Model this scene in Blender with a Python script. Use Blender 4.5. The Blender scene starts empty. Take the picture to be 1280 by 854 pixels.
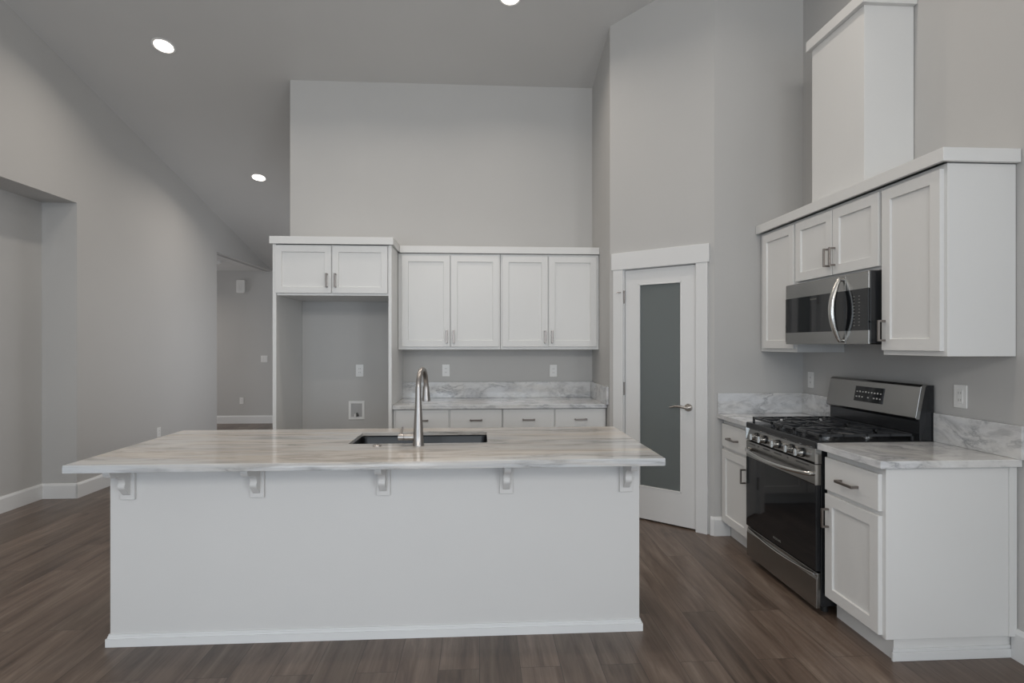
import bpy, bmesh, math, random
from mathutils import Vector, Matrix
PI = math.pi
SC = bpy.context.scene
COL = SC.collection
R = random.Random(7)

# ------------------------------------------------------------------ camera
cam_d = bpy.data.cameras.new('camera')
cam = bpy.data.objects.new('camera', cam_d)
COL.objects.link(cam)
cam.location = (0, 0, 1.436)
cam.rotation_euler = (PI / 2, 0, -0.0584)
cam_d.sensor_width = 36
cam_d.lens = 690 / 1280 * 36
cam_d.shift_y = 2.7 / 1280
cam_d.clip_start = 0.05
SC.camera = cam

# ------------------------------------------------------------------ world, daylight, exposure
SC.view_settings.view_transform = 'Standard'
SC.view_settings.look = 'None'
SC.view_settings.gamma = 1
SC.view_settings.use_curve_mapping = False
SC.view_settings.exposure = -0.36
world = bpy.data.worlds.new('sky')
SC.world = world
world.use_nodes = True
world.node_tree.nodes['Background'].inputs[0].default_value = (0.62, 0.76, 1.0, 1)
world.node_tree.nodes['Background'].inputs[1].default_value = 0.6

DAY = 1.0          # daylight multiplier
CAN = 11.0         # watts of one downlight
SPREAD = 150
LENS = 6.0         # visible glow of its lens
CAN_COL = (1.0, 0.90, 0.79, 1)


def rect_light(name, loc, rot, sx, sy, power, col):
    d = bpy.data.lights.new(name, 'AREA')
    d.shape = 'RECTANGLE'; d.size = sx; d.size_y = sy
    d.energy = power * DAY; d.color = col
    o = bpy.data.objects.new(name, d)
    o.location = loc; o.rotation_euler = rot
    COL.objects.link(o)
    return o


# daylight from the rear openings, plus added fills at the sides, entry and hall
LIGHTS = dict(
    rear_door=((-1.9, -3.55, 1.15), (PI / 2, 0, 0), 2.4, 2.0, 76, (0.76, 0.88, 1.0)),
    rear_window=((1.1, -3.55, 1.75), (PI / 2, 0, 0), 1.8, 1.5, 30, (0.80, 0.90, 1.0)),
    high_window=((-0.4, -3.55, 3.35), (PI / 2, 0, 0), 3.0, 0.9, 115, (1.0, 0.97, 0.92)),
    left_fill=((-3.70, -1.6, 1.35), (PI / 2, 0, -PI / 2), 2.4, 1.7, 15, (0.85, 0.92, 1.0)),  # added fill, as if from an unseen window on the left
    right_fill=((2.39, -1.4, 1.5), (PI / 2, 0, PI / 2), 2.2, 1.6, 100, (0.90, 0.95, 1.0)),  # added fill, as if from an unseen window on the right
    entry_fill=((-1.84, 7.5, 1.3), (PI / 2, 0, PI / 2), 1.8, 1.9, 21, (0.92, 0.95, 1.0)),  # unseen fill added to lift the far aisle wall and ceiling
    hall_fill=((-7.45, 9.15, 1.05), (PI / 2, 0, -PI / 2), 1.6, 1.3, 39, (0.96, 0.97, 1.0)),  # unseen fill added to brighten the hall
)
for _n, _a in LIGHTS.items():
    rect_light('daylight_' + _n, *_a)


# ------------------------------------------------------------------ materials
def mat(name, col, rough=0.5, metal=0.0, **kw):
    m = bpy.data.materials.new(name)
    m.use_nodes = True
    b = m.node_tree.nodes['Principled BSDF']
    b.inputs['Base Color'].default_value = (*col, 1)
    b.inputs['Roughness'].default_value = rough
    b.inputs['Metallic'].default_value = metal
    for k, v in kw.items():
        b.inputs[k].default_value = v
    return m


class NT:
    def __init__(s, m):
        s.t = m.node_tree; s.b = s.t.nodes['Principled BSDF']

    def n(s, kind, **kw):
        nd = s.t.nodes.new(kind)
        for k, v in kw.items():
            if k.startswith('i_'):
                nd.inputs[k[2:].replace('_', ' ')].default_value = v
            else:
                setattr(nd, k, v)
        return nd

    def l(s, a, b):
        s.t.links.new(a, b)

    def coord(s, scale=(1, 1, 1), rot=(0, 0, 0)):
        c = s.n('ShaderNodeTexCoord')
        g = s.n('ShaderNodeNewGeometry')
        mp = s.n('ShaderNodeMapping')
        mp.inputs['Scale'].default_value = scale
        mp.inputs['Rotation'].default_value = rot
        s.l(g.outputs['Position'], mp.inputs[0])
        return mp.outputs[0]

    def noise(s, vec, scale, detail=4, rough=0.5, dist=0.0):
        nd = s.n('ShaderNodeTexNoise')
        nd.inputs['Scale'].default_value = scale
        nd.inputs['Detail'].default_value = detail
        nd.inputs['Roughness'].default_value = rough
        nd.inputs['Distortion'].default_value = dist
        s.l(vec, nd.inputs['Vector'])
        return nd.outputs['Fac']

    def ramp(s, fac, stops):
        r = s.n('ShaderNodeValToRGB')
        e = r.color_ramp.elements
        while len(e) < len(stops):
            e.new(0.5)
        for el, (p, c) in zip(e, stops):
            el.position = p
            el.color = (*c, 1) if len(c) == 3 else c
        s.l(fac, r.inputs[0])
        return r.outputs[0]

    def mix(s, a, b, fac, mode='MIX'):
        m = s.n('ShaderNodeMix', data_type='RGBA', blend_type=mode)
        for val, idx in ((fac, 0), (a, 6), (b, 7)):
            if hasattr(val, 'is_linked') or hasattr(val, 'links'):
                s.l(val, m.inputs[idx])
            else:
                m.inputs[idx].default_value = val if idx == 0 else (*val, 1)
        return m.outputs[2]

    def bump(s, h, strength, dist=0.002):
        b = s.n('ShaderNodeBump')
        b.inputs['Strength'].default_value = strength
        b.inputs['Distance'].default_value = dist
        s.l(h, b.inputs['Height'])
        s.l(b.outputs[0], s.b.inputs['Normal'])


def paint(name, col, rough, bump=0.12, sc=90):
    m = mat(name, col, rough)
    t = NT(m)
    v = t.coord()
    t.bump(t.noise(v, sc, 3), bump, 0.002)
    c = t.ramp(t.noise(v, 1.3, 2), [(0.3, tuple(x * 0.985 for x in col)), (0.7, tuple(min(1, x * 1.015) for x in col))])
    t.l(c, t.b.inputs['Base Color'])
    return m


M_WALL = paint('grey_wall_paint', (0.505, 0.500, 0.490), 0.65)
M_CEIL = paint('grey_ceiling_paint', (0.58, 0.575, 0.565), 0.8)
M_WHITE = paint('white_cabinet_paint', (0.73, 0.73, 0.72), 0.38, 0.03, 40)
M_TRIM = paint('white_trim_paint', (0.73, 0.735, 0.735), 0.35, 0.008, 25)
M_ISLE = paint('white_island_paint', (0.65, 0.645, 0.635), 0.42, 0.10, 110)
M_PLATE = mat('white_plastic', (0.78, 0.78, 0.77), 0.3)
M_SLOT = mat('dark_slot', (0.08, 0.08, 0.08), 0.5)
M_LEVER = mat('satin_nickel', (0.55, 0.52, 0.49), 0.24, 1.0)
M_SLOTG = mat('grey_slot', (0.36, 0.36, 0.35), 0.5)
M_NICKEL = mat('brushed_nickel', (0.27, 0.245, 0.23), 0.32, 1.0)
M_FAUCET = mat('faucet_nickel', (0.37, 0.35, 0.335), 0.33, 1.0)
M_STEEL = mat('stainless_steel', (0.34, 0.335, 0.325), 0.25, 1.0)
M_STEELB = mat('bright_steel', (0.58, 0.57, 0.55), 0.20, 1.0)
M_SINK = mat('sink_steel', (0.045, 0.049, 0.054), 0.40, 1.0)
M_BGLASS = mat('black_glass', (0.008, 0.009, 0.011), 0.05)
M_BLACK = mat('black_enamel', (0.015, 0.016, 0.018), 0.22)
M_IRON = mat('cast_iron', (0.030, 0.032, 0.036), 0.26)
M_MARK = mat('light_grey_print', (0.55, 0.55, 0.53), 0.5)
M_MARKD = mat('dim_grey_print', (0.22, 0.22, 0.20), 0.5)
M_DARK = mat('matte_black_plastic', (0.02, 0.02, 0.02), 0.6)  # plain black plastic for range feet and microwave grille

M_FROST = mat('frosted_glass', (0.50, 0.55, 0.55), 0.38, 0.0)
M_FROST.node_tree.nodes['Principled BSDF'].inputs['Transmission Weight'].default_value = 0.75
M_FROST.node_tree.nodes['Principled BSDF'].inputs['IOR'].default_value = 1.45

M_LAMP = bpy.data.materials.new('lit_lens')
M_LAMP.use_nodes = True
_b = M_LAMP.node_tree.nodes['Principled BSDF']
_b.inputs['Base Color'].default_value = (0.9, 0.9, 0.88, 1)
_b.inputs['Emission Color'].default_value = CAN_COL
_b.inputs['Emission Strength'].default_value = LENS


def brushed(m, axis_scale):
    t = NT(m)
    v = t.coord(axis_scale)
    f = t.noise(v, 60, 2)
    t.bump(f, 0.06, 0.001)
brushed(M_STEEL, (1, 0.03, 1))


def make_floor():
    m = mat('wood_plank_floor', (0.15, 0.12, 0.10), 0.33)
    t = NT(m)
    v = t.coord((1, 1, 1), (0, 0, PI / 2))
    br = t.n('ShaderNodeTexBrick', offset=0.37, offset_frequency=2, squash=1.0)
    br.inputs['Color1'].default_value = (0, 0, 0, 1)
    br.inputs['Color2'].default_value = (1, 1, 1, 1)
    br.inputs['Mortar'].default_value = (0.5, 0.5, 0.5, 1)
    br.inputs['Scale'].default_value = 1.0
    br.inputs['Mortar Size'].default_value = 0.0012
    br.inputs['Mortar Smooth'].default_value = 0.2
    br.inputs['Brick Width'].default_value = 1.22
    br.inputs['Row Height'].default_value = 0.18
    t.l(v, br.inputs['Vector'])
    # per-plank offset of the grain
    sc = t.n('ShaderNodeVectorMath', operation='SCALE')
    t.l(br.outputs['Color'], sc.inputs[0]); sc.inputs['Scale'].default_value = 13.0
    g = t.n('ShaderNodeNewGeometry')
    ad = t.n('ShaderNodeVectorMath', operation='ADD')
    t.l(g.outputs['Position'], ad.inputs[0]); t.l(sc.outputs[0], ad.inputs[1])
    mp = t.n('ShaderNodeMapping'); mp.inputs['Scale'].default_value = (9, 0.9, 1)
    t.l(ad.outputs[0], mp.inputs[0])
    grain = t.noise(mp.outputs[0], 1.5, 6, 0.62, 0.6)
    mp2 = t.n('ShaderNodeMapping'); mp2.inputs['Scale'].default_value = (60, 1.6, 1)
    t.l(ad.outputs[0], mp2.inputs[0])
    fine = t.noise(mp2.outputs[0], 2.0, 4, 0.6)
    base = t.ramp(grain, [(0.28, (0.056, 0.039, 0.028)), (0.44, (0.112, 0.079, 0.060)), (0.56, (0.146, 0.109, 0.084)), (0.75, (0.215, 0.170, 0.136))])
    tone = t.ramp(br.outputs['Color'], [(0.0, (0.78, 0.77, 0.76)), (1.0, (1.18, 1.17, 1.18))])
    c = t.mix(base, tone, 1.0, 'MULTIPLY')
    ft = t.ramp(fine, [(0.3, (0.84, 0.84, 0.84)), (0.7, (1.12, 1.12, 1.12))])
    c = t.mix(c, ft, 1.0, 'MULTIPLY')
    c = t.mix(c, (0.03, 0.022, 0.018), br.outputs['Fac'])
    t.l(c, t.b.inputs['Base Color'])
    t.bump(fine, 0.10, 0.001)
    return m


M_FLOOR = make_floor()


def make_marble(name, stretch, rot, col, vein, lo, hi, k=1.0, sc=1.0, warm=(1, 1, 1), cool=(1, 1, 1)):
    """honed white marble: soft clouding plus thin wandering veins"""
    m = mat(name, col, 0.10)
    t = NT(m)
    v = t.coord(stretch, rot)
    cn = t.n('ShaderNodeTexNoise'); cn.inputs['Scale'].default_value = 1.3 * sc; cn.inputs['Detail'].default_value = 4
    t.l(v, cn.inputs['Vector'])
    wv = t.n('ShaderNodeVectorMath', operation='MULTIPLY_ADD')
    t.l(cn.outputs['Color'], wv.inputs[0]); wv.inputs[1].default_value = (.9, .9, .9); t.l(v, wv.inputs[2])
    n1 = t.noise(wv.outputs[0], 2.4 * sc, 8, 0.6)
    a = t.n('ShaderNodeMath', operation='SUBTRACT'); t.l(n1, a.inputs[0]); a.inputs[1].default_value = 0.5
    b = t.n('ShaderNodeMath', operation='ABSOLUTE'); t.l(a.outputs[0], b.inputs[0])
    veins = t.ramp(b.outputs[0], [(0.0, vein), (0.012 * k, tuple((x + y) / 2 for x, y in zip(vein, (1, 1, 1)))), (0.05 * k, (1, 1, 1))])
    mask = t.ramp(t.noise(v, 1.7 * sc, 3), [(0.42, (0, 0, 0)), (0.62, (1, 1, 1))])
    veins = t.mix((1, 1, 1), veins, mask)
    cloud = t.ramp(t.noise(wv.outputs[0], 3.0 * sc, 6, 0.62), [(0.32, lo), (0.50, (.97, .97, .97)), (0.70, hi)])
    c = t.mix(veins, cloud, 1.0, 'MULTIPLY')
    c = t.mix(c, col, 1.0, 'MULTIPLY')
    tint = t.ramp(t.noise(v, 0.9, 4, 0.6, 1.0), [(0.38, cool), (0.60, warm)])  # partly marble tone, partly wall reflection and sky tint put into the colour
    c = t.mix(c, tint, 1.0, 'MULTIPLY')
    t.l(c, t.b.inputs['Base Color'])
    return m


M_MARBLE = make_marble('island_marble', (0.55, 3.4, 5.0), (0, 0, 0.06), (0.56, 0.55, 0.535), (0.50, 0.49, 0.48), (0.64, 0.63, 0.63), (1.10, 1.09, 1.08), 1.2, 1.15,
                       (1.02, .955, .885), (.92, .965, 1.02))
M_MARBLE2 = make_marble('counter_marble', (1.5, 1.6, 3.0), (0.5, 0.55, 0.5), (0.68, 0.68, 0.68), (0.52, 0.53, 0.55), (0.70, 0.70, 0.71), (1.08, 1.08, 1.08), 1.3, 1.3,
                        (1.0, .99, .97), (.97, .99, 1.02))


# ------------------------------------------------------------------ geometry helpers
def bm_box(bm, x0, x1, y0, y1, z0, z1, M=None):
    x0, x1 = min(x0, x1), max(x0, x1); y0, y1 = min(y0, y1), max(y0, y1); z0, z1 = min(z0, z1), max(z0, z1)
    vs = [bm.verts.new((x, y, z)) for z in (z0, z1) for y in (y0, y1) for x in (x0, x1)]
    if M is not None:
        for v in vs: v.co = M @ v.co
    for f in ((0, 2, 3, 1), (4, 5, 7, 6), (0, 1, 5, 4), (2, 6, 7, 3), (0, 4, 6, 2), (1, 3, 7, 5)):
        bm.faces.new([vs[i] for i in f])
    return vs


def bm_prism(bm, pts, axis, a, b):
    """polygon pts (2-D) extruded along axis between a and b. axis x: pts=(y,z); y: (x,z); z: (x,y)"""
    def mk(p, t):
        return {'x': (t, p[0], p[1]), 'y': (p[0], t, p[1]), 'z': (p[0], p[1], t)}[axis]
    A = [bm.verts.new(mk(p, a)) for p in pts]
    B = [bm.verts.new(mk(p, b)) for p in pts]
    n = len(pts)
    fs = [bm.faces.new(A), bm.faces.new(B[::-1])]
    for i in range(n):
        fs.append(bm.faces.new([A[i], B[i], B[(i + 1) % n], A[(i + 1) % n]]))
    return fs


def bm_cyl(bm, c0, c1, r0, r1=None, seg=20):
    r1 = r0 if r1 is None else r1
    c0, c1 = Vector(c0), Vector(c1)
    d = (c1 - c0).normalized()
    up = Vector((0, 0, 1)) if abs(d.z) < 0.9 else Vector((1, 0, 0))
    u = d.cross(up).normalized(); w = d.cross(u)
    A = []; B = []
    for i in range(seg):
        t = 2 * PI * i / seg
        o = u * math.cos(t) + w * math.sin(t)
        A.append(bm.verts.new(c0 + o * r0)); B.append(bm.verts.new(c1 + o * r1))
    bm.faces.new(A); bm.faces.new(B[::-1])
    for i in range(seg):
        bm.faces.new([A[i], B[i], B[(i + 1) % seg], A[(i + 1) % seg]])


def bm_tube(bm, pts, radii, seg=14, flat=1.0, side=None):
    """swept tube; radii a number or a list; flat squashes along 'side' vector's perpendicular"""
    pts = [Vector(p) for p in pts]
    if not hasattr(radii, '__len__'): radii = [radii] * len(pts)
    rings = []
    prev = None
    for i, p in enumerate(pts):
        d = (pts[min(i + 1, len(pts) - 1)] - pts[max(i - 1, 0)]).normalized()
        if prev is None:
            u = Vector(side) if side else (d.cross(Vector((0, 0, 1))) if abs(d.z) < 0.9 else d.cross(Vector((1, 0, 0))))
        else:
            u = prev
        u = (u - d * u.dot(d)).normalized(); prev = u
        w = d.cross(u)
        rings.append([bm.verts.new(p + (u * math.cos(2 * PI * k / seg) + w * math.sin(2 * PI * k / seg) * flat) * radii[i]) for k in range(seg)])
    for a, b in zip(rings, rings[1:]):
        for k in range(seg):
            bm.faces.new([a[k], b[k], b[(k + 1) % seg], a[(k + 1) % seg]])
    bm.faces.new(rings[0][::-1]); bm.faces.new(rings[-1])


def bm_lathe(bm, prof, cx=0, cy=0, seg=28):
    rings = []
    for r, z in prof:
        rings.append([bm.verts.new((cx + r * math.cos(2 * PI * k / seg), cy + r * math.sin(2 * PI * k / seg), z)) for k in range(seg)])
    for a, b in zip(rings, rings[1:]):
        for k in range(seg):
            bm.faces.new([a[k], a[(k + 1) % seg], b[(k + 1) % seg], b[k]])
    bm.faces.new(rings[0][::-1]); bm.faces.new(rings[-1])


def link(name, bm, m, parent=None, bevel=0.0, smooth=False, seg=2):
    bmesh.ops.recalc_face_normals(bm, faces=bm.faces[:])
    me = bpy.data.meshes.new(name)
    bm.to_mesh(me); bm.free()
    me.materials.append(m)
    o = bpy.data.objects.new(name, me)
    COL.objects.link(o)
    if parent is not None: o.parent = parent
    if smooth:
        for p in me.polygons: p.use_smooth = True
        me.set_sharp_from_angle(angle=math.radians(40))
    if bevel > 0:
        b = o.modifiers.new('edge', 'BEVEL')
        b.width = bevel; b.segments = seg; b.limit_method = 'ANGLE'; b.angle_limit = math.radians(40)
    return o


def boxes(name, lst, m, parent=None, bevel=0.0):
    bm = bmesh.new()
    for b in lst: bm_box(bm, *b)
    return link(name, bm, m, parent, bevel)


def tag(o, label, cat, group=None):
    o['label'] = label; o['category'] = cat
    if group: o['group'] = group
    return o


def thing(name, label, cat, loc=(0, 0, 0), rz=0.0, group=None):
    o = bpy.data.objects.new(name, None)
    o.empty_display_size = 0.1
    COL.objects.link(o)
    o.location = loc; o.rotation_euler = (0, 0, rz)
    return tag(o, label, cat, group)


def struct(o):
    o['kind'] = 'structure'
    return o


def sthing(name, loc=(0, 0, 0), rz=0.0):
    o = bpy.data.objects.new(name, None)
    COL.objects.link(o); o.location = loc; o.rotation_euler = (0, 0, rz)
    return struct(o)


# ================================================================== the room
XL, XREC, XR, YB, YH = -3.74, -4.05, 2.44, 5.355, 10.2
ZH = 2.745
YREAR = -3.6
def zc(y):
    rid = 0.6
    return 3.94 + 0.2456 * (YB - max(y, rid)) - 0.2456 * max(0, rid - y)

bm = bmesh.new(); bm_box(bm, -8.0, 2.7, YREAR - 0.2, 10.5, -0.1, 0.0)
struct(link('floor', bm, M_FLOOR))

bm = bmesh.new()
yy = [YREAR - 0.15, 0.6, 10.35]
bm_prism(bm, [(y, zc(y)) for y in yy] + [(y, zc(y) + 0.15) for y in yy[::-1]], 'x', -3.9, 2.6)
struct(link('ceiling', bm, M_CEIL))
bm = bmesh.new(); bm_box(bm, -7.6, XL - 0.10, 8.0, 10.3, ZH, ZH + 0.06)
struct(link('ceiling_hall', bm, M_CEIL))

def top(y0, y1):
    return max(zc(y0), zc(y1), zc(0.6) if y0 < 0.6 < y1 else 0) + 0.1

def wall_run(bm, x0, x1, y0, y1, z0=0.0):
    ys = [y0] + ([0.6] if y0 < 0.6 < y1 else []) + [y1]
    pts = [(y0, z0), (y1, z0)] + [(y, zc(y) + 0.08) for y in ys[::-1]]
    bm_prism(bm, pts, 'x', x0, x1)

bm = bmesh.new()
wall_run(bm, -4.2, XL, 5.36, 8.10)
wall_run(bm, -3.86, XL, 8.10, YH, ZH)
wall_run(bm, -4.2, XL, 1.6, 5.36, ZH)
bm_box(bm, -4.2, XREC, 1.6, 5.36, 0, ZH)
wall_run(bm, -4.2, XL, YREAR, 1.6)
struct(link('wall_left', bm, M_WALL))

bm = bmesh.new()
bm_box(bm, -7.6, XR + 0.17, YH, YH + 0.12, 0, 3.0)
bm_box(bm, -7.6, -4.2, 8.0, 8.1, 0, ZH)
bm_box(bm, -7.6, -7.5, 8.0, YH, 0, ZH)
struct(link('wall_hall', bm, M_WALL))

bm = bmesh.new()
bm_prism(bm, [(-1.80, YB), (XR + 0.17, YB), (XR + 0.17, YB + 0.12), (-1.70, YB + 0.12), (-1.70, YH), (-1.80, YH)], 'z', 0, 4.06)
struct(link('wall_back', bm, M_WALL, bevel=0.006, seg=3))

bm = bmesh.new(); wall_run(bm, XR, XR + 0.17, YREAR, YB)
struct(link('wall_right', bm, M_WALL))

# pantry: facing wall, diagonal wall with the door opening, short return wall
A = Vector((1.10, 4.615)); B = Vector((1.753, 4.036)); DL = (B - A).length
DROT = math.atan2((B - A).y, (B - A).x)
MD = Matrix.Translation((A.x, A.y, 0)) @ Matrix.Rotation(DROT, 4, 'Z')
bm = bmesh.new()
PT = 4.35
bm_box(bm, 1.753, XR, 4.036, 4.146, 0, PT)
bm_box(bm, 1.10, 1.21, 4.615, YB, 0, PT)
for s0, s1, z0, z1 in ((0, 0.105, 0, PT), (0.755, DL, 0, PT), (0.105, 0.755, 2.06, PT)):
    bm_box(bm, s0, s1, 0, 0.11, z0, z1, MD)
struct(link('wall_pantry', bm, M_WALL))

# rear wall with window openings (behind the camera)
bm = bmesh.new()
def rear(x0, x1, z0, z1): bm_box(bm, x0, x1, YREAR - 0.12, YREAR, z0, z1)
rear(-4.2, -3.1, 0, 4.2); rear(-0.7, 0.2, 0, 2.9); rear(2.0, 2.6, 0, 4.2)
rear(-3.1, -0.7, 2.15, 2.9); rear(0.2, 2.0, 0, 1.0); rear(0.2, 2.0, 2.5, 2.9)
rear(-3.1, -1.9, 2.9, 4.2); rear(1.1, 2.0, 2.9, 4.2); rear(-1.9, 1.1, 3.8, 4.2)
struct(link('wall_rear', bm, M_WALL))
def rear_frame(name, x0, x1, z0, z1, mull):
    r = sthing(name, ((x0 + x1) / 2, YREAR, 0))
    cx = (x0 + x1) / 2
    L = [(x0 - cx, x0 - cx + .06, -.08, .02, z0, z1), (x1 - cx - .06, x1 - cx, -.08, .02, z0, z1),
         (x0 - cx, x1 - cx, -.08, .02, z0, z0 + .06), (x0 - cx, x1 - cx, -.08, .02, z1 - .06, z1)]
    for k in range(1, mull):
        x = x0 - cx + (x1 - x0) * k / mull
        L.append((x - .03, x + .03, -.08, .02, z0, z1))
    boxes('window_frame', L, M_TRIM, r)
rear_frame('window_1', -3.1, -0.7, 0.0, 2.15, 2)
rear_frame('window_2', 0.2, 2.0, 1.0, 2.5, 2)
rear_frame('window_3', -1.9, 1.1, 2.9, 3.8, 3)

def added_frame(name, X, y0, y1, z0, z1, sgn):  # frame on solid wall for an assumed, unseen window
    r = sthing(name, (X, (y0 + y1) / 2, 0))
    h = (y1 - y0) / 2
    a, b = (0.001, .03) if sgn > 0 else (-.03, -.001)
    boxes('window_frame', [(a, b, -h, -h + .07, z0, z1), (a, b, h - .07, h, z0, z1), (a, b, -h + .07, h - .07, z0, z0 + .07),
                           (a, b, -h + .07, h - .07, z1 - .07, z1), (a, b, -.02, .02, z0 + .07, z1 - .07)], M_TRIM, r)
added_frame('added_window_4', XL, -2.85, -.35, .45, 2.25, 1)  # made-up window to go with the left fill
added_frame('added_window_5', XR, -2.55, -.25, .65, 2.35, -1)  # made-up window to go with the right fill
added_frame('added_window_7', -1.80, 6.5, 8.5, .25, 2.35, -1)  # made-up window hidden behind the back wall, for the entry fill
added_frame('added_window_6', -7.5, 8.3, 10.0, .3, 1.8, 1)  # made-up window at the hall end, for the hall fill

# baseboards
def bb(name, pts_list, h=0.14):
    bm = bmesh.new()
    for pts in pts_list:
        for i in range(len(pts) - 1):
            p, q = Vector(pts[i]), Vector(pts[i + 1])
            d = (q - p).normalized(); n = Vector((-d.y, d.x)) * 0.016   # left of travel = into room
            e = d * 0.008
            pr = [(0, 0), (0.016, 0), (0.016, h - 0.02), (0.009, h - 0.004), (0, h)]
            vs = []
            nn = n.normalized()
            for P in (p, q):
                vs.append([bm.verts.new((P.x + nn.x * a, P.y + nn.y * a, b)) for a, b in pr])
            k = len(pr)
            bm.faces.new(vs[0]); bm.faces.new(vs[1][::-1])
            for j in range(k):
                bm.faces.new([vs[0][j], vs[1][j], vs[1][(j + 1) % k], vs[0][(j + 1) % k]])
    return struct(link(name, bm, M_TRIM))
bb('baseboard_left', [[(XL, 8.1), (XL, 5.345)], [(XL + .0158, 5.361), (XREC, 5.361)], [(XREC, 5.36), (XREC, 1.6)], [(XREC, 1.6), (XL, 1.6)], [(XL, 1.6), (XL, YREAR)]])
bb('baseboard_hall', [[(-1.80, YH), (-7.5, YH)]])
nd = (B - A).normalized()
pB = A + nd * 0.845
bb('baseboard_pantry', [[(1.87, 4.036), (1.746, 4.036)], [(1.759, 4.036), (pB.x, pB.y)]], 0.14)
bb('baseboard_right', [[(XR, YREAR), (XR, 2.385)]])

# pantry door
d1 = sthing('door_1', (A.x, A.y, 0), DROT)
bm = bmesh.new()
dy0, dy1 = 0.012, 0.047
x0, x1, gx0, gx1, gz0, gz1, z0, z1 = 0.137, 0.727, 0.255, 0.617, 0.268, 1.925, 0.012, 2.043
bm_box(bm, x0, gx0, dy0, dy1, z0, z1); bm_box(bm, gx1, x1, dy0, dy1, z0, z1)
bm_box(bm, gx0, gx1, dy0, dy1, z0, gz0); bm_box(bm, gx0, gx1, dy0, dy1, gz1, z1)
link('door_panel', bm, M_TRIM, d1)
bw = .012
boxes('glazing_bead', [(gx0, gx0 + bw, dy0 - .002, dy0 + .012, gz0, gz1), (gx1 - bw, gx1, dy0 - .002, dy0 + .012, gz0, gz1),
                       (gx0, gx1, dy0 - .002, dy0 + .012, gz0, gz0 + bw), (gx0, gx1, dy0 - .002, dy0 + .012, gz1 - bw, gz1)], M_TRIM, d1, .002)
boxes('glass_pane', [(gx0, gx1, dy0 + .014, dy0 + .020, gz0, gz1)], M_FROST, d1)
bm = bmesh.new()
bm_cyl(bm, (.672, dy0, .942), (.672, dy0 - .012, .942), .031, .028, 28)
bm_cyl(bm, (.672, dy0 - .012, .942), (.672, dy0 - .05, .942), .012)
bm_tube(bm, [(.680, dy0 - .05, .942), (.655, dy0 - .053, .944), (.625, dy0 - .055, .950), (.59, dy0 - .053, .951), (.56, dy0 - .051, .944), (.54, dy0 - .050, .940)],
        [.011, .011, .0095, .0085, .0075, .006])
link('lever_handle', bm, M_LEVER, d1, smooth=True)
for k, zz in enumerate((1.82, 1.06, 0.25)):
    bm = bmesh.new()
    bm_cyl(bm, (.132, .000, zz - .05), (.132, .000, zz + .05), .0055)
    bm_cyl(bm, (.132, .000, zz + .05), (.132, .000, zz + .056), .009)
    if k == 0:
        bm_cyl(bm, (.13, -.004, zz + .042), (.085, -.03, zz + .042), .004)
        bm_cyl(bm, (.085, -.03, zz + .042), (.083, -.026, zz + .042), .008)
    link('hinge', bm, M_NICKEL, d1, smooth=True)
# jamb and casing
t1 = sthing('trim_1', (A.x, A.y, 0), DROT)
boxes('door_jamb', [(.105, .133, 0, .11, 0, 2.06), (.731, .755, 0, .11, 0, 2.06), (.133, .731, 0, .11, 2.047, 2.06),
                    (.133, .145, .05, .065, 0, 2.047), (.719, .731, .05, .065, 0, 2.047)], M_TRIM, t1)
boxes('side_casing', [(.038, .127, -.018, 0, 0, 2.05)], M_TRIM, t1, .002)
boxes('side_casing', [(.737, .826, -.018, 0, 0, 2.05)], M_TRIM, t1, .002)
boxes('head_casing', [(.024, .840, -.022, 0, 2.05, 2.19)], M_TRIM, t1, .002)

# ================================================================== cabinet helpers (local frame: front faces -y, x runs left to right)
def shaker(bm, x0, x1, z0, z1, y, th=0.02, rail=0.057, dep=0.010):
    """door slab whose front is at y (body behind at +th) with one recessed panel"""
    b = [(x0, z0), (x1, z0), (x1, z1), (x0, z1)]
    def ring(ins, yy):
        return [bm.verts.new((x0 + ins, yy, z0 + ins)), bm.verts.new((x1 - ins, yy, z0 + ins)),
                bm.verts.new((x1 - ins, yy, z1 - ins)), bm.verts.new((x0 + ins, yy, z1 - ins))]
    rs = [ring(0, y + th), ring(0, y + .0015), ring(.0015, y), ring(rail, y), ring(rail + .003, y + dep)]
    for a, c in zip(rs, rs[1:]):
        for i in range(4):
            bm.faces.new([a[i], a[(i + 1) % 4], c[(i + 1) % 4], c[i]])
    bm.faces.new(rs[0][::-1]); bm.faces.new(rs[-1])


def door(parent, x0, x1, z0, z1, y, handle=None, rail=0.057):
    bm = bmesh.new(); shaker(bm, x0, x1, z0, z1, y, rail=rail)
    o = link('door', bm, M_WHITE, parent)
    if handle: pull(o, *handle)
    return o


def drawer(parent, x0, x1, z0, z1, y, hl=0.13):
    o = boxes('drawer', [(x0, x1, y, y + .02, z0, z1)], M_WHITE, parent, .002)
    pull(o, (x0 + x1) / 2, (z0 + z1) / 2 - .01, y, 'h', hl)
    return o


def pull(parent, x, z, y, way='v', L=0.115):
    """square bar pull standing off the face at y"""
    t, so = .0068, .030
    if way == 'v':
        L_ = [(x - t, x + t, y - so - .008, y - so, z - L / 2, z + L / 2), (x - t, x + t, y - so, y, z - L / 2, z - L / 2 + .010), (x - t, x + t, y - so, y, z + L / 2 - .010, z + L / 2)]
    else:
        L_ = [(x - L / 2, x + L / 2, y - so - .008, y - so, z - t, z + t), (x - L / 2, x - L / 2 + .010, y - so, y, z - t, z + t), (x + L / 2 - .010, x + L / 2, y - so, y, z - t, z + t)]
    return boxes('handle', L_, M_NICKEL, parent, .0015)


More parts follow.
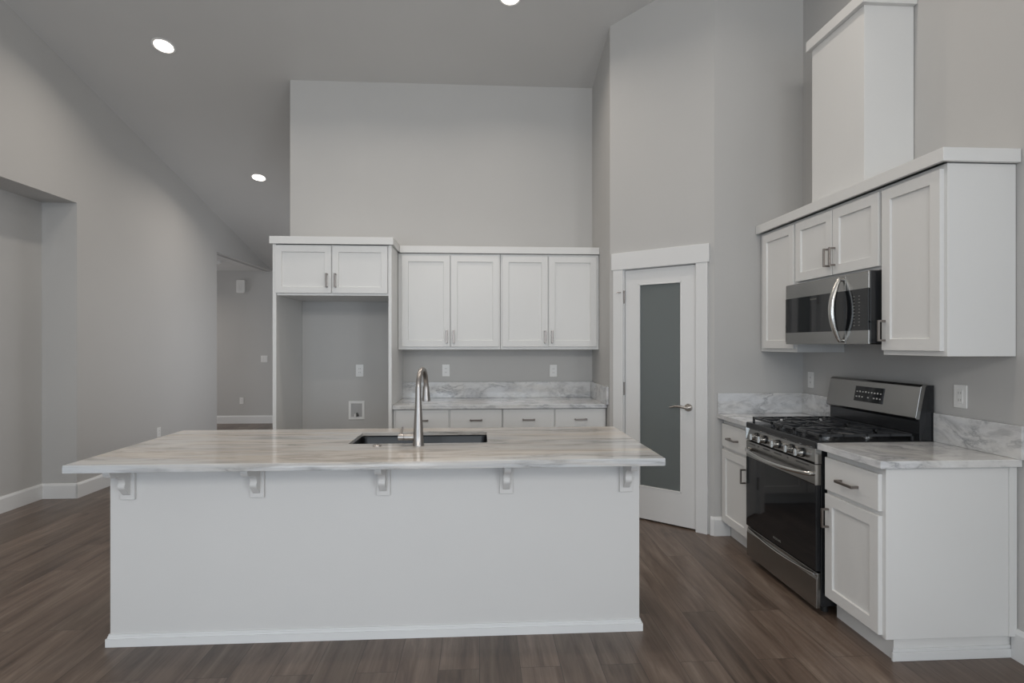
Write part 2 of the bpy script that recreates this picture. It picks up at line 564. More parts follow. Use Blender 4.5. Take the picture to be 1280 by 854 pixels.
def crown(name, label, x0, x1, yf, yb, z0, z1, root_loc, rz, returns=(True, True)):
    """flat-fronted crown board round the top of cabinets, with a small step below"""
    t = thing(name, label, 'crown molding', root_loc, rz)
    L = [(x0, x1, yf, yf + .02, z0, z1)]
    a = x0 + (.02 if returns[0] else 0); b = x1 - (.02 if returns[1] else 0)
    P = [(x0, yf), (x1, yf)] + ([(x1, yb), (x1 - .02, yb), (x1 - .02, yf + .02)] if returns[1] else [(x1, yf + .02)])
    P += ([(x0 + .02, yf + .02), (x0 + .02, yb), (x0, yb)] if returns[0] else [(x0, yf + .02)])
    bm = bmesh.new(); bm_prism(bm, P, 'z', z0, z1)
    link('face_board', bm, M_WHITE, t, .0015)
    boxes('top_board', [(a + .0005, b - .0005, yf + .0205, yb, z1 - .014, z1 - .003)], M_WHITE, t)
    return t


# ================================================================== back wall: refrigerator surround
RY = 4.68
t = thing('refrigerator_cabinet', 'tall white refrigerator surround with two small doors over empty alcove', 'cabinet', (0, 0, 0))
boxes('side_panel', [(-1.715, -1.685, RY + .005, YB - .003, 0, 2.262)], M_WHITE, t, .0015)
boxes('side_panel', [(-.765, -.738, RY + .005, YB - .003, 0, 2.262)], M_WHITE, t, .0015)
boxes('cabinet_box', [(-1.684, -.766, RY + .02, YB - .003, 1.838, 2.262)], M_WHITE, t, .0015)
door(t, -1.693, -1.237, 1.857, 2.252, RY, (-1.270, 1.962, RY, 'v'), .052)
door(t, -1.227, -.773, 1.857, 2.252, RY, (-1.200, 1.962, RY, 'v'), .052)
crown('crown_molding', 'white crown board capping the refrigerator surround', -1.735, -.722, RY - .015, YB - .004, 2.264, 2.326, (0, 0, 0), 0)

# back upper cabinets
UY = 5.025
def upper2(x0, x1, d, label):
    t = thing('upper_cabinet', label, 'cabinet', (x0, UY, 1.382), 0, 'white wall cabinets on the back wall')
    w = x1 - x0
    boxes('cabinet_box', [(0, w, .02, YB - UY - .003, 0, .872)], M_WHITE, t, .0015)
    for (a, b, hx) in d:
        door(t, a - x0, b - x0, .026, .854, 0, (hx - x0, .116, 0, 'v'))
    return t
upper2(-.735, .188, [(-.703, -.270, -.298), (-.261, .176, -.236)], 'white two-door wall cabinet on the back wall, next to the refrigerator surround')
upper2(.191, 1.098, [(.206, .622, .596), (.632, 1.074, .660)], 'white two-door wall cabinet on the back wall, next to the pantry wall')
crown('crown_molding', 'white crown board over the four-door back wall cabinets', -.720, 1.098, UY - .010, YB - .004, 2.256, 2.319, (0, 0, 0), 0, (False, False))

# back base cabinets
BYF = 4.735
def base2(x0, x1, d, label):
    t = thing('base_cabinet', label, 'cabinet', (x0, BYF, 0), 0, 'white base cabinets on the back wall')
    w = x1 - x0
    boxes('cabinet_box', [(0, w, .02, YB - BYF - .003, .10, .878)], M_WHITE, t, .0015)
    boxes('toe_kick', [(0, w, .09, .11, 0, .10)], M_WHITE, t)
    for (a, b) in d:
        drawer(t, a - x0, b - x0, .715, .872, 0, .105)
        door(t, a - x0, b - x0, .115, .700, 0, ((b if (a - x0) < .2 else a) - x0 + (-.03 if (a - x0) < .2 else .03), .62, 0, 'v'))
base2(-.735, .194, [(-.712, -.266), (-.250, .188)], 'white base cabinet under back counter, beside the refrigerator alcove')
base2(.196, 1.096, [(.202, .638), (.652, 1.092)], 'white base cabinet under back counter, beside the pantry wall')
o = boxes('back_countertop', [(-.737, 1.098, 4.708, YB - .003, .880, .914)], M_MARBLE2, None, .003)
tag(o, 'polished grey-veined marble countertop along the back wall', 'countertop')
t = thing('back_backsplash', 'low marble backsplash along the back wall behind the far counter', 'backsplash', (0, 0, 0))
boxes('rear_strip', [(-.737, 1.078, YB - .024, YB - .002, .9145, 1.066)], M_MARBLE2, t, .002)
boxes('side_strip', [(1.079, 1.099, 4.655, YB - .003, .9145, 1.066)], M_MARBLE2, t, .002)

# ================================================================== right-hand run (local x = towards the camera, local -y = into the room)
RZ = -PI / 2
def RL(X, Y, Z=0): return (X, Y, Z)
# local coords: world X = X0 + y ; world Y = Y0 - x

def side_base(label, Ynear, Yfar, dYn, dYf, handle_far, near_end=False):
    X0 = 1.80
    t = thing('base_cabinet', label, 'cabinet', (X0, Yfar, 0), RZ, 'white base cabinets on the right wall')
    w = Yfar - Ynear
    boxes('cabinet_box', [(0, w, .02, XR - X0 - .003, .105, .878)], M_WHITE, t, .0015)
    a, b = Yfar - dYf, Yfar - dYn
    if near_end:
        boxes('toe_kick', [(0, w - .022, .073, XR - X0 - .003, 0, .1045)], M_WHITE, t)
        boxes('shoe_molding', [(w - .022, w - .010, .061, XR - X0 - .003, 0, .04), (w - .022, w - .015, .066, XR - X0 - .003, .04, .055)], M_TRIM, t, .002)
        boxes('wall_filler', [(w, w + .006, XR - X0 - .04, XR - X0 - .003, .105, .878)], M_WHITE, t, .001)
    else:
        boxes('toe_kick', [(0, w, .073, .09, 0, .106)], M_WHITE, t)
    drawer(t, a, b, .676, .845, 0, .13)
    hx = a + .03 if handle_far else b - .03
    door(t, a, b, .118, .655, 0, (hx, .535, 0, 'v', .10))
    return t
side_base('white base cabinet at the end of the range run, nearest the camera', 2.375, 2.795, 2.397, 2.784, True, True)
side_base('narrow white base cabinet between the range and the pantry wall', 3.590, 4.030, 3.615, 4.012, False)
o = boxes('near_countertop', [(1.772, XR - .003, 2.344, 2.806, .880, .914)], M_MARBLE2, None, .003)
tag(o, 'marble countertop on the end cabinet in front of the range', 'countertop')
o = boxes('corner_countertop', [(1.772, XR - .003, 3.586, 4.033, .880, .914)], M_MARBLE2, None, .003)
tag(o, 'marble countertop in the corner between range and pantry wall', 'countertop')
o = boxes('near_backsplash', [(XR - .022, XR - .002, 2.330, 2.812, .9145, 1.066)], M_MARBLE2, None, .002)
tag(o, 'marble backsplash strip on the right wall nearest the camera', 'backsplash')
t = thing('corner_backsplash', 'marble backsplash wrapping the far corner left of the range', 'backsplash')
boxes('wall_strip', [(XR - .022, XR - .002, 3.586, 4.013, .9145, 1.066)], M_MARBLE2, t, .002)
boxes('pantry_strip', [(1.774, XR - .002, 4.014, 4.034, .9145, 1.066)], M_MARBLE2, t, .002)

# right upper cabinets: front face x=2.09
UX = 2.09
def side_upper(label, Ynear, Yfar, zb, doors, hs):
    t = thing('upper_cabinet', label, 'cabinet', (UX, Yfar, zb), RZ, 'white wall cabinets on the right wall')
    w = Yfar - Ynear
    boxes('cabinet_box', [(0, w, .02, XR - UX - .003, 0, 2.254 - zb)], M_WHITE, t, .0015)
    for (Yn, Yf), (hy, hz) in zip(doors, hs):
        door(t, Yfar - Yf, Yfar - Yn, hs_z0(zb), 2.232 - zb, 0, (Yfar - hy, hz - zb, 0, 'v', .11))
    return t
def hs_z0(zb): return .024 if zb < 1.5 else .018
side_upper('tall white single-door wall cabinet nearest the camera, right of the microwave', 2.375, 2.770, 1.378, [(2.394, 2.759)], [(2.735, 1.503)])
side_upper('short white two-door wall cabinet directly above the microwave', 2.772, 3.556, 1.826, [(2.782, 3.160), (3.168, 3.546)], [(3.138, 1.950), (3.190, 1.950)])
side_upper('narrow white single-door wall cabinet in the far corner, left of the microwave', 3.558, 4.030, 1.378, [(3.570, 3.975)], [(3.592, 1.503)])
t = crown('crown_molding', 'white crown board running over the range wall cabinets', 0, 4.03 - 2.350, 0, XR - 2.068 - .003, 2.255, 2.316, (2.068, 4.03, 0), RZ, (False, True))

# white boxed vent chase above the microwave
t = thing('vent_chase', 'tall white boxed vent chase standing on the range wall cabinets', 'vent chase', (2.146, 3.209, 2.317))
boxes('chase_box', [(0, XR - 2.146 - .003, -.243, .243, 0, 1.015)], M_WHITE, t, .002)
boxes('cap_molding', [(-.026, XR - 2.146 - .003, -.268, .268, 1.015, 1.080)], M_WHITE, t, .002)

# ================================================================== island
t = thing('kitchen_island', 'long white kitchen island base with five corbels under the overhang', 'island', (-.476, 3.06, 0))
ox, oy = -.476, 3.06
def I(x0, x1, y0, y1, z0, z1): return (x0 - ox, x1 - ox, y0 - oy, y1 - oy, z0, z1)
boxes('island_body', [I(-1.752, .800, 2.728, 2.745, .0, .879), I(-1.752, -1.735, 2.745, 3.39, 0, .878), I(.783, .800, 2.745, 3.39, 0, .878),
                      I(-1.735, .783, 3.37, 3.39, .1, .878)], M_ISLE, t, .002)
boxes('top_cleat', [I(-1.750, .798, 2.716, 2.728, .845, .8795)], M_ISLE, t, .001)
bm = bmesh.new()
def shoe(bm, x0, x1, y0, y1):
    for e, z0, z1 in ((.014, 0, .038), (.008, .038, .048), (.005, .048, .057)):
        bm_box(bm, *I(x0 - e, x1 + e, y0 - e, y0, z0, z1))
        bm_box(bm, *I(x0 - e, x0, y0, y1, z0, z1)); bm_box(bm, *I(x1, x1 + e, y0, y1, z0, z1))
shoe(bm, -1.752, .800, 2.728, 3.39)
link('base_molding', bm, M_TRIM, t)
def corbel_profile():
    # (y outwards negative, z): ogee bracket, origin at top of the wall plate
    P = [(0, 0), (-.160, 0), (-.160, -.018)]
    for k in range(9):                       # upper convex nose
        a = PI / 2 * k / 8
        P.append((-.157 + .026 * (1 - math.cos(a)), -.020 - .030 * math.sin(a)))
    for k in range(1, 10):                   # quick concave sweep inwards
        a = PI / 2 * k / 9
        P.append((-.131 + .084 * math.sin(a), -.050 - .046 * (1 - math.cos(a))))
    for k in range(1, 13):                   # slim belly tapering back to the plate
        f = k / 12
        P.append((-.047 - .008 * math.sin(PI * min(1, f * 1.6)) + .034 * f ** 2.2, -.096 - .062 * f))
    P.append((0, -.160))
    return P
for k in range(5):
    cx = -1.665 + .5985 * k
    bm = bmesh.new()
    bm_prism(bm, [(y + 2.720 - oy, z + .879) for y, z in corbel_profile()], 'x', cx - .0155 - ox, cx + .0155 - ox)
    c = link('corbel', bm, M_ISLE, t, smooth=True)
    boxes('corbel_plate', [I(cx - .033, cx + .033, 2.7125, 2.728, .697, .879)], M_ISLE, c, .002)

# island countertop with sink cut-out
def slab_hole(bm, X, Y, z0, z1, hole, r=.02):
    hx0, hx1, hy0, hy1 = hole
    def loop():
        pts = []
        for cx, cy, a0 in ((hx1 - r, hy1 - r, 0), (hx0 + r, hy1 - r, 90), (hx0 + r, hy0 + r, 180), (hx1 - r, hy0 + r, 270)):
            for k in range(5):
                a = math.radians(a0 + 22.5 * k)
                pts.append((cx + r * math.cos(a), cy + r * math.sin(a)))
        return pts
    inner = loop()
    corners = [(X[1], Y[1]), (X[0], Y[1]), (X[0], Y[0]), (X[1], Y[0])]
    res = {}
    for z in (z0, z1):
        I_ = [bm.verts.new((x, y, z)) for x, y in inner]
        O_ = [bm.verts.new((x, y, z)) for x, y in corners]
        res[z] = (I_, O_)
        for q in range(4):
            seg = I_[q * 5:q * 5 + 5]
            bm.faces.new([O_[q]] + seg[::-1] if z == z1 else [O_[q]] + seg)
            nq = (q + 1) % 4
            f = [O_[q], I_[q * 5 + 4], I_[nq * 5], O_[nq]]
            bm.faces.new(f if z == z0 else f[::-1])
    for (I0, O0), (I1, O1) in ((res[z0], res[z1]),):
        n = len(I0)
        for i in range(n): bm.faces.new([I0[i], I1[i], I1[(i + 1) % n], I0[(i + 1) % n]])
        for i in range(4): bm.faces.new([O0[i], O1[i], O1[(i + 1) % 4], O0[(i + 1) % 4]])
bm = bmesh.new()
HOLE = (-.685, .040, 2.917, 3.288)
slab_hole(bm, (-1.783, .844), (2.468, 3.437), .8935, .914, HOLE)
X0_, X1_, Y0_, Y1_ = -1.783, .844, 2.468, 3.437
bmo = bmesh.new()
ring_o = [(X0_, Y0_), (X1_, Y0_), (X1_, Y1_), (X0_, Y1_)]; e_ = .04
ring_i = [(X0_ + e_, Y0_ + e_), (X1_ - e_, Y0_ + e_), (X1_ - e_, Y1_ - e_), (X0_ + e_, Y1_ - e_)]
vs = {k: [bm.verts.new((x, y, z)) for x, y in r_] for k, r_, z in (('ob', ring_o, .8795), ('ot', ring_o, .8935), ('ib', ring_i, .8795), ('it', ring_i, .8935))}
bmo.free()
for i in range(4):
    j = (i + 1) % 4
    bm.faces.new([vs['ob'][i], vs['ob'][j], vs['ot'][j], vs['ot'][i]])
    bm.faces.new([vs['ib'][j], vs['ib'][i], vs['it'][i], vs['it'][j]])
    bm.faces.new([vs['ob'][j], vs['ob'][i], vs['ib'][i], vs['ib'][j]])
bmesh.ops.remove_doubles(bm, verts=bm.verts[:], dist=.0001)
o = link('island_countertop', bm, M_MARBLE, None, .0015, seg=2)
tag(o, 'large polished marble countertop of the kitchen island with sink cut-out', 'countertop')

# sink
t = thing('kitchen_sink', 'dark stainless undermount sink set in the island countertop', 'sink', (-.3225, 3.10, .674))
bm = bmesh.new()
cx, cy = -.3225, 3.10
def rr(hx, hy, r, z, n=6):
    out = []
    for sx, sy, a0 in ((1, 1, 0), (-1, 1, 90), (-1, -1, 180), (1, -1, 270)):
        for k in range(n):
            a = math.radians(a0 + 90 * k / (n - 1))
            out.append(bm.verts.new((sx * (hx - r) + r * math.cos(a), sy * (hy - r) + r * math.sin(a), z)))
    return out
def loft(loops, close=True):
    n = len(loops[0])
    for a, b in zip(loops, loops[1:]):
        for i in range(n): bm.faces.new([a[i], a[(i + 1) % n], b[(i + 1) % n], b[i]])
lp = [rr(.395, .218, .03, .2190), rr(.372, .195, .03, .2190), rr(.366, .189, .035, .210), rr(.360, .183, .05, .03), rr(.335, .158, .05, .008), rr(.05, .05, .049, .002)]
loft(lp); bm.faces.new(lp[-1])
lo = [rr(.395, .218, .03, .2170), rr(.375, .198, .04, .2170), rr(.369, .192, .05, .02), rr(.340, .165, .05, .0)]
loft(lo); bm.faces.new(lo[-1]); loft([lo[0], lp[0]])
link('basin', bm, M_SINK, t, smooth=True)
bm = bmesh.new(); bm_lathe(bm, [(.044, .003), (.044, .006), (.036, .006), (.034, .0035)], 0, 0)
link('drain', bm, M_STEELB, t, smooth=True)

# faucet
t = thing('kitchen_faucet', 'tall brushed nickel gooseneck faucet on the island beside the sink', 'faucet', (-.314, 2.852, .914))
bm = bmesh.new()
bm_lathe(bm, [(.030, .0005), (.030, .006), (.0275, .010), (.0255, .05), (.0225, .11), (.0185, .18), (.0155, .24), (.0145, .30)])
link('faucet_body', bm, M_FAUCET, t, smooth=True)
bm = bmesh.new()
ang = math.radians(84)
dx, dy = math.cos(ang), math.sin(ang)
r = .098
pts = [(0, 0, .295)] + [(r * (1 - math.cos(a)) * dx, r * (1 - math.cos(a)) * dy, .288 + r * math.sin(a)) for a in [PI * k / 20 for k in range(0, 21)]]
pts.append((2 * r * dx, 2 * r * dy, .275))
bm_tube(bm, pts, .0135, 18)
link('spout', bm, M_FAUCET, t, smooth=True)
bm = bmesh.new()
hx, hy = 2 * r * dx, 2 * r * dy
bm_lathe(bm, [(.0140, .292), (.0170, .285), (.0180, .262), (.0225, .220), (.0225, .208), (.017, .206)][::-1], hx, hy)
link('spray_head', bm, M_FAUCET, t, smooth=True)
bm = bmesh.new(); bm_cyl(bm, (-.018, .004, .042), (-.072, .008, .042), .0165, .0165, 24); bm_cyl(bm, (-.072, .008, .042), (-.074, .008, .042), .0145, .0145, 24)
h = link('handle_hub', bm, M_FAUCET, t, smooth=True)
bm = bmesh.new()
bm_cyl(bm, (-.0745, .008, .042), (-.102, .010, .042), .0165, .0165, 24)
bm_tube(bm, [(-.090, .012, .050), (-.092, .05, .068), (-.093, .10, .078)], [.0075, .0065, .005])
link('lever', bm, M_FAUCET, h, smooth=True)
bm = bmesh.new(); bm_lathe(bm, [(.022, 0), (.022, .003), (.018, .006), (.010, .0075)])
o = link('soap_hole_cover', bm, M_FAUCET, smooth=True); o.location = (-.522, 2.850, .9145)
tag(o, 'small round nickel cap on the island countertop left of the faucet', 'hole cover')

# ================================================================== range
GY0, GY1 = 2.815, 3.577
GW = GY1 - GY0
t = thing('gas_range', 'stainless gas range with black oven window and five knobs', 'stove', (1.77, GY1, 0), RZ)
# local x 0..GW towards camera, local y 0 at door face -> wall
D = XR - 1.77 - .012
boxes('body', [(.002, GW - .002, .030, D, .045, .905)], M_BLACK, t, .002)
for (x, y) in ((.05, .08), (GW - .05, .08), (.05, D - .06), (GW - .05, D - .06)):
    bm = bmesh.new(); bm_cyl(bm, (x, y, 0), (x, y, .05), .018); link('foot', bm, M_DARK, t)
# drawer
bm = bmesh.new()
bm_prism(bm, [(.028, .035), (.004, .035), (.004, .190), (.010, .205), (.010, .222), (.028, .222)], 'x', .0, GW)
dr = link('drawer', bm, M_STEEL, t, .003)
bm = bmesh.new()
n = 24
pts = [(.02 + (GW - .04) * k / n, .002 - .004 * math.sin(PI * k / n), .212 - .020 * math.sin(PI * k / n)) for k in range(n + 1)]
bm_tube(bm, pts, .0055, 10)
link('drawer_lip', bm, M_STEELB, dr, smooth=True)
# oven door
od = boxes('oven_door', [(.001, GW - .001, .004, .028, .232, .690)], M_BLACK, t, .003)
boxes('top_rail', [(0, GW, .000, .028, .689, .795)], M_STEEL, od, .004)
boxes('rail_end_cap', [(GW - .006, GW + .001, -.002, .029, .688, .796)], M_STEELB, od, .001)
boxes('oven_window', [(.001, GW - .001, .0005, .006, .234, .688)], M_BGLASS, od, .001)
bm = bmesh.new()
pts = []
for k in range(n + 1):
    s = k / n
    pts.append((.035 + (GW - .07) * s, -.012 - .042 * math.sin(PI * s) ** .55, .742 - .012 * math.sin(PI * s)))
pts = [(.035, .006, .742)] + pts + [(GW - .035, .006, .742)]
bm_tube(bm, pts, .0125, 14)
link('door_handle', bm, M_STEELB, od, smooth=True)
for a, b in ((.05, .12), (.155, .17), (.22, .30), (.35, .43), (.49, .505), (.58, .70)):
    boxes('vent_slot', [(a, b, -.0012, .004, .777, .784)], M_SLOT, od)
# control panel
bm = bmesh.new()
bm_prism(bm, [(.030, .803), (.004, .803), (.000, .808), (.010, .878), (.030, .878)], 'x', 0, GW)
cp = link('control_panel', bm, M_STEEL, t, .002)
boxes('panel_end_cap', [(GW - .004, GW + .001, -.003, .032, .800, .880)], M_STEELB, cp, .001)
boxes('panel_end_cap', [(-.001, .004, -.003, .032, .800, .880)], M_STEELB, cp, .001)
for yk in (3.445, 3.345, 3.190, 3.045, 2.945):
    x = GY1 - yk
    bm = bmesh.new()
    bm_cyl(bm, (x, .006, .838), (x, -.004, .838), .026, .026, 24)
    kb = link('knob', bm, M_BLACK, t, smooth=True)
    bm = bmesh.new()
    bm_cyl(bm, (x, -.004, .838), (x, -.036, .838), .0235, .0205, 24)
    bm_box(bm, x - .004, x + .004, -.042, -.034, .819, .857)
    link('knob_cap', bm, M_STEELB, kb, smooth=True)
# cooktop
boxes('cooktop', [(-.001, GW + .001, .000, D - .075, .880, .917)], M_BLACK, t, .006)
def burner(x, y, r):
    bm = bmesh.new()
    bm_lathe(bm, [(r + .012, .9175), (r + .012, .923), (r, .926), (r, .932), (r - .004, .934)], x, y, 24)
    b = link('burner', bm, M_STEEL, t, smooth=True)
    bm = bmesh.new(); bm_lathe(bm, [(r - .006, .934), (r - .006, .939), (r - .012, .941)], x, y, 24)
    link('burner_cap', bm, M_IRON, b, smooth=True)
for x, y, r in ((.17, .16, .042), (.17, .40, .036), (GW / 2, .28, .040), (GW - .17, .16, .046), (GW - .17, .40, .034)): burner(x, y, r)
gw3 = (GW - .03) / 3
for k in range(3):
    bm = bmesh.new()
    a = .015 + gw3 * k + .003; b = a + gw3 - .006; y0, y1 = .035, D - .10; zt = .952; zb = .938; hb = .006
    for x in (a + hb, b - hb): bm_box(bm, x - hb, x + hb, y0, y1, zb, zt)
    for y in (y0 + hb, (y0 + y1) / 2, y1 - hb): bm_box(bm, a, b, y - hb, y + hb, zb, zt)
    m_ = (a + b) / 2
    for yc in (y0 + (y1 - y0) * .25, y0 + (y1 - y0) * .75):
        bm_box(bm, a, m_ - .022, yc - .005, yc + .005, zb, zt); bm_box(bm, m_ + .022, b, yc - .005, yc + .005, zb, zt)
        bm_box(bm, m_ - .005, m_ + .005, yc - (y1 - y0) * .25, yc - .022, zb, zt); bm_box(bm, m_ - .005, m_ + .005, yc + .022, yc + (y1 - y0) * .25, zb, zt)
        for sx in (-1, 1):
            for sy in (-1, 1):
                p = Vector((m_ + sx * .03, yc + sy * .03, .945)); q = Vector((m_ + sx * (gw3 / 2 - .012), yc + sy * .10, .945))
                bm_tube(bm, [p, q], .0065, 4)
    for x in (a + hb, b - hb):
        for y in (y0 + hb, y1 - hb): bm_box(bm, x - hb, x + hb, y - hb, y + hb, .916, zb)
    link('grate', bm, M_IRON, t, .0015)
# backguard
bm = bmesh.new()
gx = 2.335 - 1.77
bm_prism(bm, [(D, .905), (gx + .012, .905), (gx + .012, 1.02), (gx - .010, 1.035), (gx + .020, 1.200), (gx + .05, 1.212), (D, 1.212)], 'x', 0.004, GW - .002)
bg = link('backguard', bm, M_BLACK, t, .002)
bm = bmesh.new()
prof = [(gx - .014, 1.038), (gx - .008, 1.030), (gx + .01, 1.030), (gx + .045, 1.205), (gx + .060, 1.216), (gx + .030, 1.216), (gx + .017, 1.206)]
bm_prism(bm, prof, 'x', 0.0, GW)
fp = link('backguard_face', bm, M_STEEL, t, .003)
# display on the sloping face
sl = Vector((0, .031, .168)).normalized()      # up along the face
nrm = Vector((0, -sl.z, sl.y))
def on_face(name, xa, xb, ua, ub, off, th, m, parent, bev=0.0):
    base = Vector((0, gx - .014, 1.038))
    bm = bmesh.new()
    bm_box(bm, xa, xb, 0, th, ua, ub)
    for v in bm.verts:
        c = v.co.copy()
        v.co = Vector((c.x, 0, 0)) + base + sl * c.z + nrm * (off + c.y)
    return link(name, bm, m, parent, bev)
xa, xb = GY1 - 3.312, GY1 - 3.070
dp = on_face('display', xa, xb, .046, .138, 0, .003, M_BGLASS, t, .001)
for row, u in ((0, .104), (1, .073)):
    for k in range(9):
        if row == 1 and k in (3, 5): continue
        xx = xa + .021 + .0250 * k
        w_ = .0055 if k % 3 else .007
        on_face('key_mark', xx - w_, xx + w_, u - .003, u + .004 + .002 * (k % 2), .003, .0006, M_MARK, dp)

# ================================================================== microwave
WY0, WY1, WX = 2.780, 3.548, 2.035
t = thing('microwave', 'stainless over-the-range microwave with curved handle above the stove', 'microwave', (WX, WY1, 1.432), RZ)
W = WY1 - WY0; H_ = .390
boxes('case', [(0.002, W - .001, .011, XR - WX - .004, .006, H_)], M_BLACK, t, .002)
# front frame: local x 0 far, W near (control side)
dx1 = W - .185
fr = boxes('door', [(-.016, dx1 - .001, 0, .0108, 0, H_ - .002)], M_STEEL, t, .003)
boxes('door_window', [(-.0155, dx1 - .002, -.0015, .004, .075, .298)], M_BGLASS, fr, .001)
cf = boxes('control_frame', [(dx1 + .001, W, 0, .0108, 0, H_ - .002)], M_STEEL, t, .003)
cpn = boxes('control_glass', [(dx1 + .001, W + .0005, -.0015, .0112, .075, .298)], M_BGLASS, t, .001)
for i in range(10):
    for j in range(2):
        z = .260 - .0175 * i
        x = dx1 + .075 + .040 * j
        w_ = .005 if (i + j) % 3 else .007
        boxes('key_mark', [(x - w_, x + w_, -.0021, -.0014, z - .0016, z + .0016)], M_MARKD, cpn)
bm = bmesh.new()
xh = dx1 - .030
pts = [(xh, .002, .362)]
for k in range(17):
    s = k / 16
    pts.append((xh, -.014 - .044 * math.sin(PI * s) ** .8, .365 - .345 * s))
pts.append((xh, .002, .022))
bm_tube(bm, pts, [.010] + [.011 + .008 * math.sin(PI * k / 16) for k in range(17)] + [.010], 14, side=(1, 0, 0))
link('handle', bm, M_STEELB, fr, smooth=True)
boxes('underside_grille', [(.05, W - .05, .08, XR - WX - .05, .000, .0075)], M_DARK, t)

# small maker's lettering on the oven window and microwave window
def lettering(parent, text, size, loc, rot, m, name='lettering'):
    cu = bpy.data.curves.new(name, 'FONT')
    cu.body = text; cu.size = size; cu.extrude = .0002; cu.align_x = 'CENTER'
    tmp = bpy.data.objects.new('tmp', cu)
    COL.objects.link(tmp)
    dg = bpy.context.evaluated_depsgraph_get()
    me = bpy.data.meshes.new_from_object(tmp.evaluated_get(dg))
    bpy.data.objects.remove(tmp)
    me.materials.clear(); me.materials.append(m)
    o = bpy.data.objects.new(name, me); COL.objects.link(o)
    o.parent = parent; o.location = loc; o.rotation_euler = rot
    return o
lettering(od, 'FRIGIDAIRE', .017, (GW / 2, -.0001, .262), (PI / 2, 0, 0), M_MARKD)
lettering(fr, 'FRIGIDAIRE', .013, (.29, -.0021, .272), (PI / 2, 0, 0), M_MARKD)

# ================================================================== small wall fittings
def plate(name, label, cat, loc, rz, kind='outlet', w=.072, h=.116, group='wall outlets and switches'):
    t = thing(name, label, cat, loc, rz, group)
    boxes('cover_plate', [(-w / 2, w / 2, -.006, -.0005, -h / 2, h / 2)], M_PLATE, t, .0025)
    if kind == 'outlet':
        boxes('receptacle', [(-.017, .017, -.008, -.005, -.034, .034)], M_PLATE, t, .002)
        for zz in (-.018, .018):
            boxes('slots', [(-.008, -.005, -.0085, -.0075, zz - .006, zz + .006), (.005, .008, -.0085, -.0075, zz - .006, zz + .006)], M_SLOTG, t)
    else:
        n_ = 2 if w > .1 else 1
        for k in range(n_):
            cx = (k - (n_ - 1) / 2) * .046
            boxes('rocker', [(cx - .016, cx + .016, -.009, -.005, -.033, .033)], M_PLATE, t, .002)
    return t
plate('wall_outlet', 'white outlet on the back wall above the counter, behind the faucet', 'outlet', (-.325, YB, 1.178), 0)
plate('wall_outlet', 'white outlet on the back wall above the counter, nearer the pantry door', 'outlet', (.717, YB, 1.172), 0)
plate('wall_outlet', 'white outlet inside the refrigerator alcove', 'outlet', (-1.145, YB, 1.179), 0)
plate('wall_outlet', 'white outlet low on the hall wall', 'outlet', (-4.275, YH, .41), 0)
plate('wall_outlet', 'white outlet on the right wall in the corner left of the range', 'outlet', (XR, 3.933, 1.169), RZ)
plate('wall_outlet', 'white outlet low on the left wall beyond the island', 'outlet', (XL, 6.67, .402), PI / 2)
plate('wall_outlet', 'white outlet plate on the right wall beside the range backguard', 'outlet', (XR, 2.665, 1.168), RZ, 'outlet', .078, .118)
plate('light_switch', 'white double switch plate on the hall wall', 'switch', (-3.88, YH, 1.162), 0, 'switch', .118, .118)
# water supply box in the alcove
t = thing('water_supply_box', 'white recessed ice-maker water box low in the refrigerator alcove', 'water box', (-1.174, YB, .800))
boxes('box_frame', [(-.075, -.052, -.010, -.0005, -.088, .088), (.052, .075, -.010, -.0005, -.088, .088), (-.052, .052, -.010, -.0005, .064, .088), (-.052, .052, -.010, -.0005, -.088, -.064)], M_PLATE, t, .002)
boxes('box_back', [(-.052, .052, -.003, -.001, -.064, .064)], mat('grey_plastic', (.42, .42, .42), .5), t)
bm = bmesh.new(); bm_cyl(bm, (-.012, -.012, -.064), (-.012, -.012, -.035), .011); link('valve_body', bm, M_PLATE, t, smooth=True)
bm = bmesh.new(); bm_cyl(bm, (.004, -.009, -.030), (.016, -.020, -.052), .010); bm_box(bm, .000, .012, -.020, -.006, -.040, -.024); link('valve_knob', bm, M_SLOT, t, smooth=True)
# door chime box
bm = bmesh.new()
prf = []
for sx, sz, a0 in ((1, 1, 0), (-1, 1, 90), (-1, -1, 180), (1, -1, 270)):
    for k in range(6):
        a = math.radians(a0 + 18 * k); prf.append((sx * (.073 - .022) + .022 * math.cos(a), sz * (.118 - .022) + .022 * math.sin(a)))
bm_prism(bm, prf, 'y', -.05, -.0005)
t = thing('door_chime', 'white rounded chime box high on the hall wall', 'door chime', (-4.28, YH, 2.462))
link('cover', bm, M_PLATE, t, .006)
boxes('chime_ribs', [(-.03 + .012 * k, -.027 + .012 * k, -.0515, -.0495, -.07, .07) for k in range(6)], M_PLATE, t)
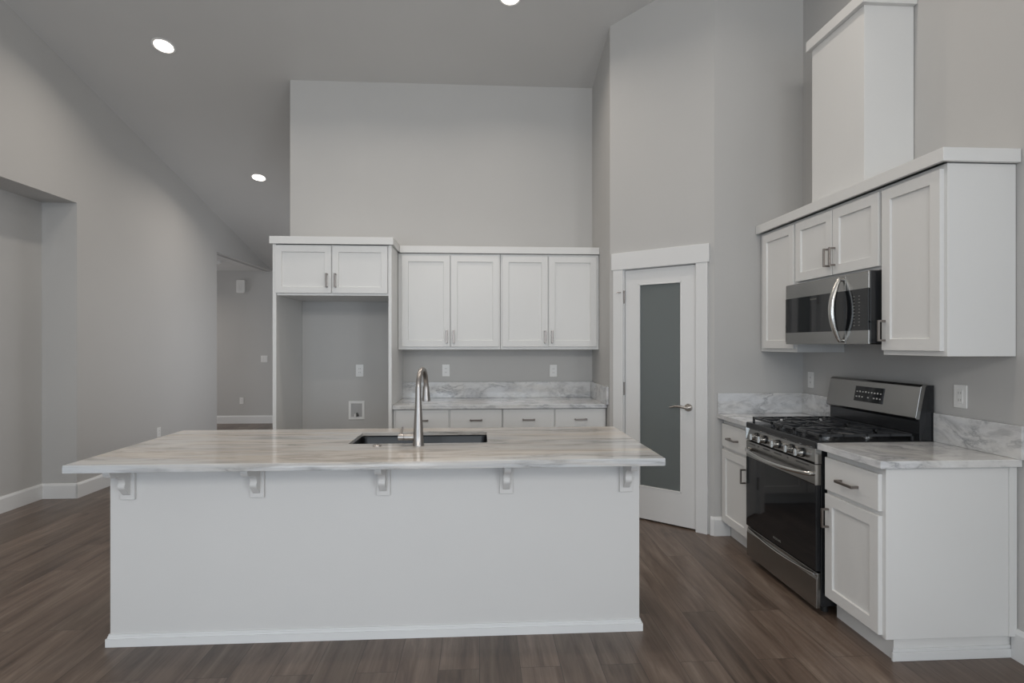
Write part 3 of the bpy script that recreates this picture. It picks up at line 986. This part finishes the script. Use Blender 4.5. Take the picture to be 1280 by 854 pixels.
# smoke detector on the hall ceiling
t = thing('smoke_detector', 'round white smoke detector on the flat hall ceiling', 'smoke detector', (-4.17, 9.02, ZH))
bm = bmesh.new(); bm_lathe(bm, [(.070, -.0005), (.072, -.012), (.066, -.030), (.045, -.040), (.015, -.042)])
link('housing', bm, M_PLATE, t, smooth=True)
bm = bmesh.new(); bm_lathe(bm, [(.082, -.0004), (.082, -.006), (.075, -.008)])
link('mounting_plate', bm, M_PLATE, t, smooth=True)

# ================================================================== recessed ceiling lights
def can(x, y, label, flat=None):
    z = zc(y) if flat is None else flat
    t = thing('recessed_light', label, 'ceiling light', (x, y, z), 0, 'recessed downlights in the ceiling')
    if flat is None:
        t.rotation_euler = (math.atan(0.2456) * (-1 if y > .6 else 1), 0, 0)
    bm = bmesh.new()
    seg = 40
    rings = []
    for r_, z_ in ((.094, -.0006), (.094, -.004), (.080, -.007), (.075, -.004), (.075, -.0006)):
        rings.append([bm.verts.new((r_ * math.cos(2 * PI * k / seg), r_ * math.sin(2 * PI * k / seg), z_)) for k in range(seg)])
    rings.append(rings[0])
    for a, b in zip(rings, rings[1:]):
        for k in range(seg): bm.faces.new([a[k], a[(k + 1) % seg], b[(k + 1) % seg], b[k]])
    link('trim_ring', bm, M_PLATE, t, smooth=True)
    bm = bmesh.new(); bm_lathe(bm, [(.0745, -.001), (.0745, -.004), (.060, -.010), (.035, -.014), (.010, -.0155)], seg=seg)
    link('lens', bm, M_LAMP, t, smooth=True)
    d = bpy.data.lights.new('downlight', 'AREA'); d.shape = 'DISK'; d.size = .14
    d.energy = CAN; d.color = CAN_COL[:3]; d.spread = math.radians(SPREAD)
    o = bpy.data.objects.new('downlight', d); COL.objects.link(o)
    o.parent = t; o.location = (0, 0, -.018)
    return t
can(-2.75, 4.98, 'large bright recessed light over the left aisle, nearer the camera')
can(-2.76, 7.08, 'small bright recessed light over the left aisle, beyond the kitchen')
can(.24, 4.36, 'recessed light cut by the top edge of the photo, above the island')
can(-1.06, 4.28, 'recessed light just above the photo edge, over the sink side of the island')
can(1.45, 2.9, 'recessed light above the range aisle, outside the photo')
can(-2.75, 2.85, 'recessed light over the left aisle beside the island, outside the photo')
can(.24, 2.2, 'recessed light in front of the island right half, outside the photo')
can(-1.06, 2.2, 'recessed light in front of the island left half, outside the photo')
can(-5.6, 9.2, 'recessed light in the flat hall ceiling, outside the photo', ZH)
